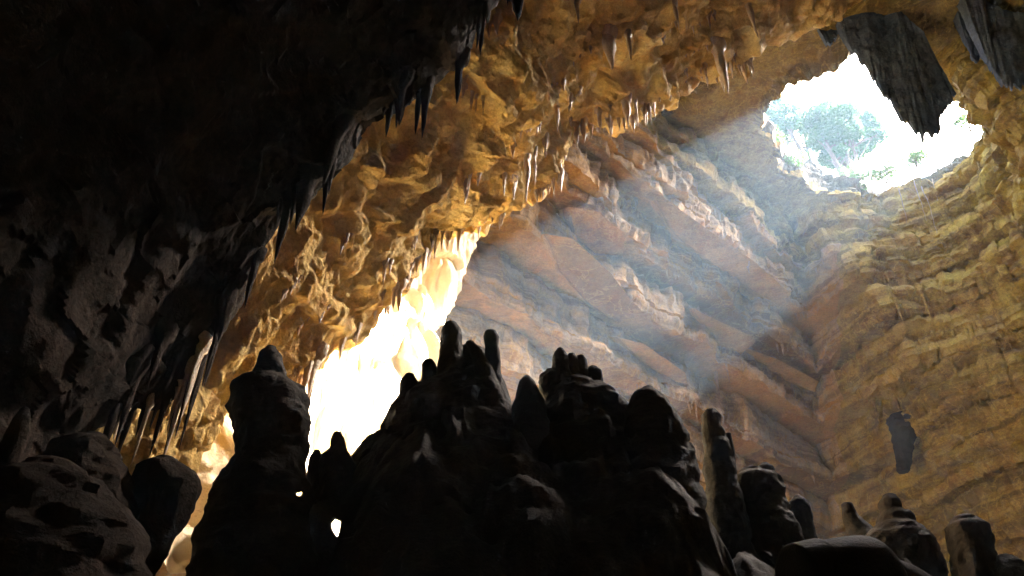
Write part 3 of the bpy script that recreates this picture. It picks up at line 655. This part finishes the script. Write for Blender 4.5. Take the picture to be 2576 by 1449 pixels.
# ------------------------------------------------------------------ broken slabs jutting from the bedded left wall: parts of that wall
def slab(poly, drop, thick=.7):
    P0 = [pick_shell(x, y) for x, y in poly]; Z = float(np.mean([p[2] for p in P0]))-drop
    P = [at_z(x, y, Z) for x, y in poly]; c = np.mean(P, 0)
    import bmesh
    bm = bmesh.new(); vs = [bm.verts.new(p) for p in P]; f = bm.faces.new(vs); bmesh.ops.triangulate(bm, faces=[f])
    ex = bmesh.ops.extrude_face_region(bm, geom=bm.faces[:])
    for v in ex['geom']:
        if isinstance(v, bmesh.types.BMVert): v.co += Vector((-.4, .9, thick))
    for _ in range(3):
        bmesh.ops.subdivide_edges(bm, edges=[e for e in bm.edges if e.calc_length() > .45], cuts=1); bmesh.ops.triangulate(bm, faces=[q for q in bm.faces if len(q.verts) > 4])
    bm.normal_update()
    co = np.array([v.co for v in bm.verts]); no = np.array([v.normal for v in bm.verts]); d_ = .05*fbm(co, 1.5, 4, off=91)
    for v, a, b, k_ in zip(bm.verts, no, d_, pnoise(co[:, 0]*1.3, co[:, 1]*1.3, co[:, 2])): v.co += Vector(a*b)+Vector((.12*k_, .12*k_, 0))
    bmesh.ops.recalc_face_normals(bm, faces=bm.faces)
    me = bpy.data.meshes.new('rock_slab'); bm.to_mesh(me); bm.free()
    link('rock_slab', me, M['wall'], SHELL['left_wall'])
for pl in [[(1375, 590), (1440, 600), (1540, 690), (1590, 760), (1596, 800), (1560, 812), (1490, 770), (1410, 680)],
           [(1430, 520), (1500, 530), (1575, 590), (1565, 640), (1500, 640), (1450, 590)],
           [(1745, 775), (1770, 790), (1890, 845), (1900, 860), (1850, 905), (1800, 890)],
           [(1560, 850), (1620, 865), (1720, 935), (1730, 965), (1690, 960), (1610, 905)],
           [(1650, 500), (1700, 520), (1900, 660), (1990, 740), (1960, 770), (1830, 690), (1700, 590)],
           [(1890, 880), (1960, 905), (2060, 960), (2050, 985), (1960, 950)]]:
    slab(pl, .35)

# ------------------------------------------------------------------ daylight vegetation on the rim
def leaf_mat(name, c1, c2):
    m = NT(name); n = m.noise(1.2, 3, .6); c = m.mix(m.ramp(n, [(.35, 0), (.65, 1)]), c1, c2)
    m.ln(c, m.b.inputs['Base Color']); m.b.inputs['Roughness'].default_value = .6
    tr = m.add('ShaderNodeBsdfTranslucent'); m.ln(m.mix(.5, c, (.12, .40, .04)), tr.inputs['Color'])
    mx = m.add('ShaderNodeMixShader'); mx.inputs[0].default_value = .10
    m.ln(m.b.outputs[0], mx.inputs[1]); m.ln(tr.outputs[0], mx.inputs[2]); m.ln(mx.outputs[0], m.out.inputs['Surface'])
    return m.mat
M['leaf'] = leaf_mat('tree_leaves', (.02, .065, .014), (.04, .09, .02)); M['bush'] = leaf_mat('bush_leaves', (.06, .11, .03), (.10, .15, .04))
M['bark'] = rock('tree_bark', (.10, .08, .06), (.16, .13, .10), (.04, .03, .025), (.12, .08, .05), freq=6, bump=.5)
def tube(pts, rads, nseg=8):
    pts = np.array(pts, float); a = np.linspace(0, 2*np.pi, nseg, endpoint=False)
    tg = np.gradient(pts, axis=0); tg /= np.maximum(np.linalg.norm(tg, axis=1, keepdims=True), 1e-6)
    ref = np.where(np.abs(tg[:, 2:3]) > .9, [[1., 0, 0]], [[0, 0, 1.]]); s1 = np.cross(tg, ref); s1 /= np.linalg.norm(s1, axis=1, keepdims=True); s2 = np.cross(tg, s1)
    P = pts[:, None]+np.array(rads)[:, None, None]*(np.cos(a)[None, :, None]*s1[:, None]+np.sin(a)[None, :, None]*s2[:, None])
    return P.reshape(-1, 3), grid_faces(len(pts), nseg, True)
def merge(parts):
    V, F, o = [], [], 0
    for v, f in parts: V.append(v); F.append(f+o); o += len(v)
    return np.concatenate(V), np.concatenate(F)
def leaf_cloud(clumps, per, size, seed):
    r = np.random.default_rng(seed); V = []
    for c, rad in clumps:
        k = int(per*rad**2) + 8
        dirs = r.normal(size=(k, 3)); dirs /= np.linalg.norm(dirs, axis=1, keepdims=True)
        p = np.array(c)+dirs*(rad*r.random((k, 1))**.45)*np.array([1, 1, .75])
        u = r.normal(size=(k, 3)); u /= np.linalg.norm(u, axis=1, keepdims=True); w = np.cross(u, r.normal(size=(k, 3))); w /= np.linalg.norm(w, axis=1, keepdims=True)
        s_ = size*r.uniform(.6, 1.3, (k, 1))
        V.append(np.stack([p-u*s_, p+w*s_*.45, p+u*s_, p-w*s_*.45], 1))
    V = np.concatenate(V); return V.reshape(-1, 3), np.arange(len(V)*4).reshape(-1, 4)
def tree(label, base, stems, crown, seed, per=300, leaf=.12):
    r = np.random.default_rng(seed); root = link('rim_tree', None, None, None, base); parts = []; tips = []
    for (ox, lean_x, lean_y, h, rad) in stems:
        t = np.linspace(0, 1, 10); pts = np.stack([ox+lean_x*t**1.5, lean_y*t**1.4+.08*np.sin(t*7+seed), -.6+(h+.6)*t], -1)
        parts.append(tube(pts, rad*(1.25-.95*t)+.02))
        for k_ in range(9):
            q = pts[3+k_ % 6]; cc, cr = crown[r.integers(len(crown))]
            e = np.array(cc)+r.normal(size=3)*cr*.4; tt = np.linspace(0, 1, 7)[:, None]
            parts.append(tube(q*(1-tt)+e*tt+np.array([0, 0, .35])*np.sin(tt*3.14)+.05*r.normal(size=(7, 3))*tt, np.linspace(rad*.42, .015, 7), 6))
    V, F = merge(parts); link('trunk', mesh_from('trunk', V, F), M['bark'], root)
    V, F = leaf_cloud(crown, per, leaf, seed+5); link('crown', mesh_from('crown', V, F, False, 0), M['leaf'], root)
    return tag(root, label, 'tree')
def crown_of(seed, n, cx, cyc, cz_, rx, rz, rmin, rmax):
    r = np.random.default_rng(seed); out = []
    for _ in range(n):
        a = r.normal(size=3); a /= np.linalg.norm(a); a *= r.random()**.4
        out.append(((cx+a[0]*rx, cyc+a[1]*rx*.8, cz_+a[2]*rz), r.uniform(rmin, rmax)))
    return out
tb = at_y(2138, 466, 33.2)
tree('leafy tree with a forked trunk at the centre of the skylight rim', tb, [(-.1, -.5, .1, 4.2, .17), (.35, .35, .2, 4.6, .20), (.1, 1.5, .3, 3.6, .10)],
     crown_of(1, 30, .15, .2, 4.4, 1.8, 1.9, .5, .9)+crown_of(2, 9, 2.4, .3, 4.7, .8, 1.6, .4, .7), 11, per=1900, leaf=.12)
tb2 = at_y(2035, 415, 34.5)
tree('paler leafy tree left of the forked tree behind the rim', tb2, [(0, -.8, .2, 4.4, .13), (.2, .2, .2, 3.8, .10)], crown_of(3, 20, -.7, .3, 4.4, 1.5, 2.2, .4, .75), 12, per=1200, leaf=.11)
def bush(label, px, py, Y, w, h, seed):
    b = at_y(px, py, Y); root = link('bush', None, None, None, b); r = np.random.default_rng(seed); parts = []; cl = crown_of(seed, 9, 0, 0, h*.5, w*.5, h*.45, .18*w, .34*w)
    for c, rad in cl[:7]:
        t = np.linspace(0, 1, 6)[:, None]; parts.append(tube(np.array([0, 0, -.5])*(1-t)+np.array(c)*t+.04*r.normal(size=(6, 3)), np.linspace(.03, .008, 6), 5))
    V, F = merge(parts); link('stem', mesh_from('stem', V, F), M['bark'], root)
    V, F = leaf_cloud(cl, 900, .07, seed); link('foliage', mesh_from('foliage', V, F, False, 0), M['bush'], root)
    tag(root, label, 'bush', 'bushes on the skylight rim')
bush('small green bush on the far left end of the skylight rim', 1945, 372, 28.2, 1.7, 1.7, 21)
bush('hanging green tuft on the left rim below the paler tree', 1990, 428, 30.0, 1.6, 1.1, 22)
bush('dark bush around the foot of the forked tree', 2145, 468, 32.9, 2.0, 1.0, 23)
bush('round green bush right of the forked tree on the rim', 2225, 445, 32.3, 2.0, 1.2, 24)
bush('wide green bush at the rim beneath the rock blade', 2300, 405, 31.4, 2.6, 1.5, 25)
bush('little green bush right of the rock blade tip on the pale rim', 2436, 315, 28.4, 1.5, 1.1, 26)
M['vine'] = rock('dry_roots', (.42, .36, .28), (.5, .45, .38), (.2, .16, .12), (.35, .25, .15), freq=8, bump=.2)
ROOTS = ['leftmost but one', 'third from the left', 'fourth from the left', 'second from the right', 'rightmost', 'leftmost']
for i, (x, y, x2, y2) in enumerate([(2300, 455, 2330, 560), (2318, 470, 2356, 590), (2345, 450, 2362, 545), (2388, 430, 2392, 520), (2402, 425, 2410, 500), (2262, 475, 2290, 560)]):
    a = at_y(x, y, 30.2); e = at_y(x2, y2, 31.2); t = np.linspace(0, 1, 12)[:, None]; r = np.random.default_rng(i+60)
    P = a*(1-t)+e*t+.06*np.cumsum(r.normal(size=(12, 3)), 0)*.3; V, F = tube(P-a, np.linspace(.025, .012, 12), 5)
    tag(link('hanging_root', mesh_from('hanging_root', V, F), M['vine'], None, a), 'thin pale root strand hanging below the skylight rim, %s of six' % ROOTS[i], 'root', 'root strands under the rim')

# ------------------------------------------------------------------ dark lamp housing at the bottom edge
def lamp():
    m = NT('black_enamel'); m.b.inputs['Base Color'].default_value = (.007, .007, .008, 1); m.b.inputs['Roughness'].default_value = .65; m.b.inputs['Specular IOR Level'].default_value = .15
    m.ln(m.bump(m.noise(60, 5, .7), .5, .02), m.b.inputs['Normal'])
    base = at_y(2160, 1425, 4.2); root = link('floodlight', None, None, None, base)
    def body(c, ln_, r0, r1, bulge, nm, yaw, squash=1.0):
        t = np.linspace(0, 1, 26); a = np.linspace(0, 2*np.pi, 36, endpoint=False)
        rr = (r0*(1-t)+r1*t)*(1+bulge*np.sin(t*3.14)); rr[:4] *= [.55, .86, .97, 1]; rr[-6:] *= [.99, .96, .9, .8, .6, .3]
        ax = np.array([math.cos(yaw), .25, math.sin(yaw)]); ax /= np.linalg.norm(ax); s1 = np.cross(ax, [0, 1, 0]); s1 /= np.linalg.norm(s1); s2 = np.cross(ax, s1)
        P = np.array(c)+(t*ln_)[:, None, None]*ax+rr[:, None, None]*(np.cos(a)[None, :, None]*s1*squash+np.sin(a)[None, :, None]*s2)
        V = np.concatenate([P.reshape(-1, 3), [P[0].mean(0)], [P[-1].mean(0)]]); i = np.arange(36); j = (i+1) % 36
        return link(nm, mesh_from(nm, V, [grid_faces(26, 36, True), np.concatenate([np.stack([j, i, np.full(36, 936)], -1), np.stack([25*36+i, 25*36+j, np.full(36, 937)], -1)])], True, 50), m.mat, root)
    body((-.30, 0, -.13), .50, .22, .26, .10, 'housing', .12)
    body((-.36, -.02, -.10), .22, .20, .225, .0, 'visor', .16)
    body((.10, .08, -.13), .30, .21, .17, .10, 'rear_cover', -.25)
    P = np.array([(0, .1, -.2), (.02, .1, -.9), (.02, .1, -1.6), (.02, .1, -2.6)]); V, F = tube(P, [.04]*4, 10); link('post', mesh_from('post', V, F), m.mat, root)
    tag(root, 'smooth black rounded lamp housing at the bottom edge, before the right-hand stalagmites', 'floodlight')
lamp()


# ------------------------------------------------------------------ dusty air
def haze():
    me = bpy.data.meshes.new('haze')
    x0, x1, y0, y1, z0, z1 = -95, 120, -85, 130, -8, 43
    V = [(x, y, z) for x in (x0, x1) for y in (y0, y1) for z in (z0, z1)]
    me.from_pydata(V, [], [(0, 1, 3, 2), (4, 6, 7, 5), (0, 4, 5, 1), (2, 3, 7, 6), (0, 2, 6, 4), (1, 5, 7, 3)]); me.update()
    m = bpy.data.materials.new('dusty_air'); t = nodes_of(m)
    out = t.nodes.new('ShaderNodeOutputMaterial'); v = t.nodes.new('ShaderNodeVolumePrincipled')
    v.inputs['Color'].default_value = (.48, .72, 1.0, 1); v.inputs['Density'].default_value = HAZE; v.inputs['Anisotropy'].default_value = .1
    t.links.new(v.outputs[0], out.inputs['Volume'])
    tag(link('haze', me, m), kind='stuff')
haze()
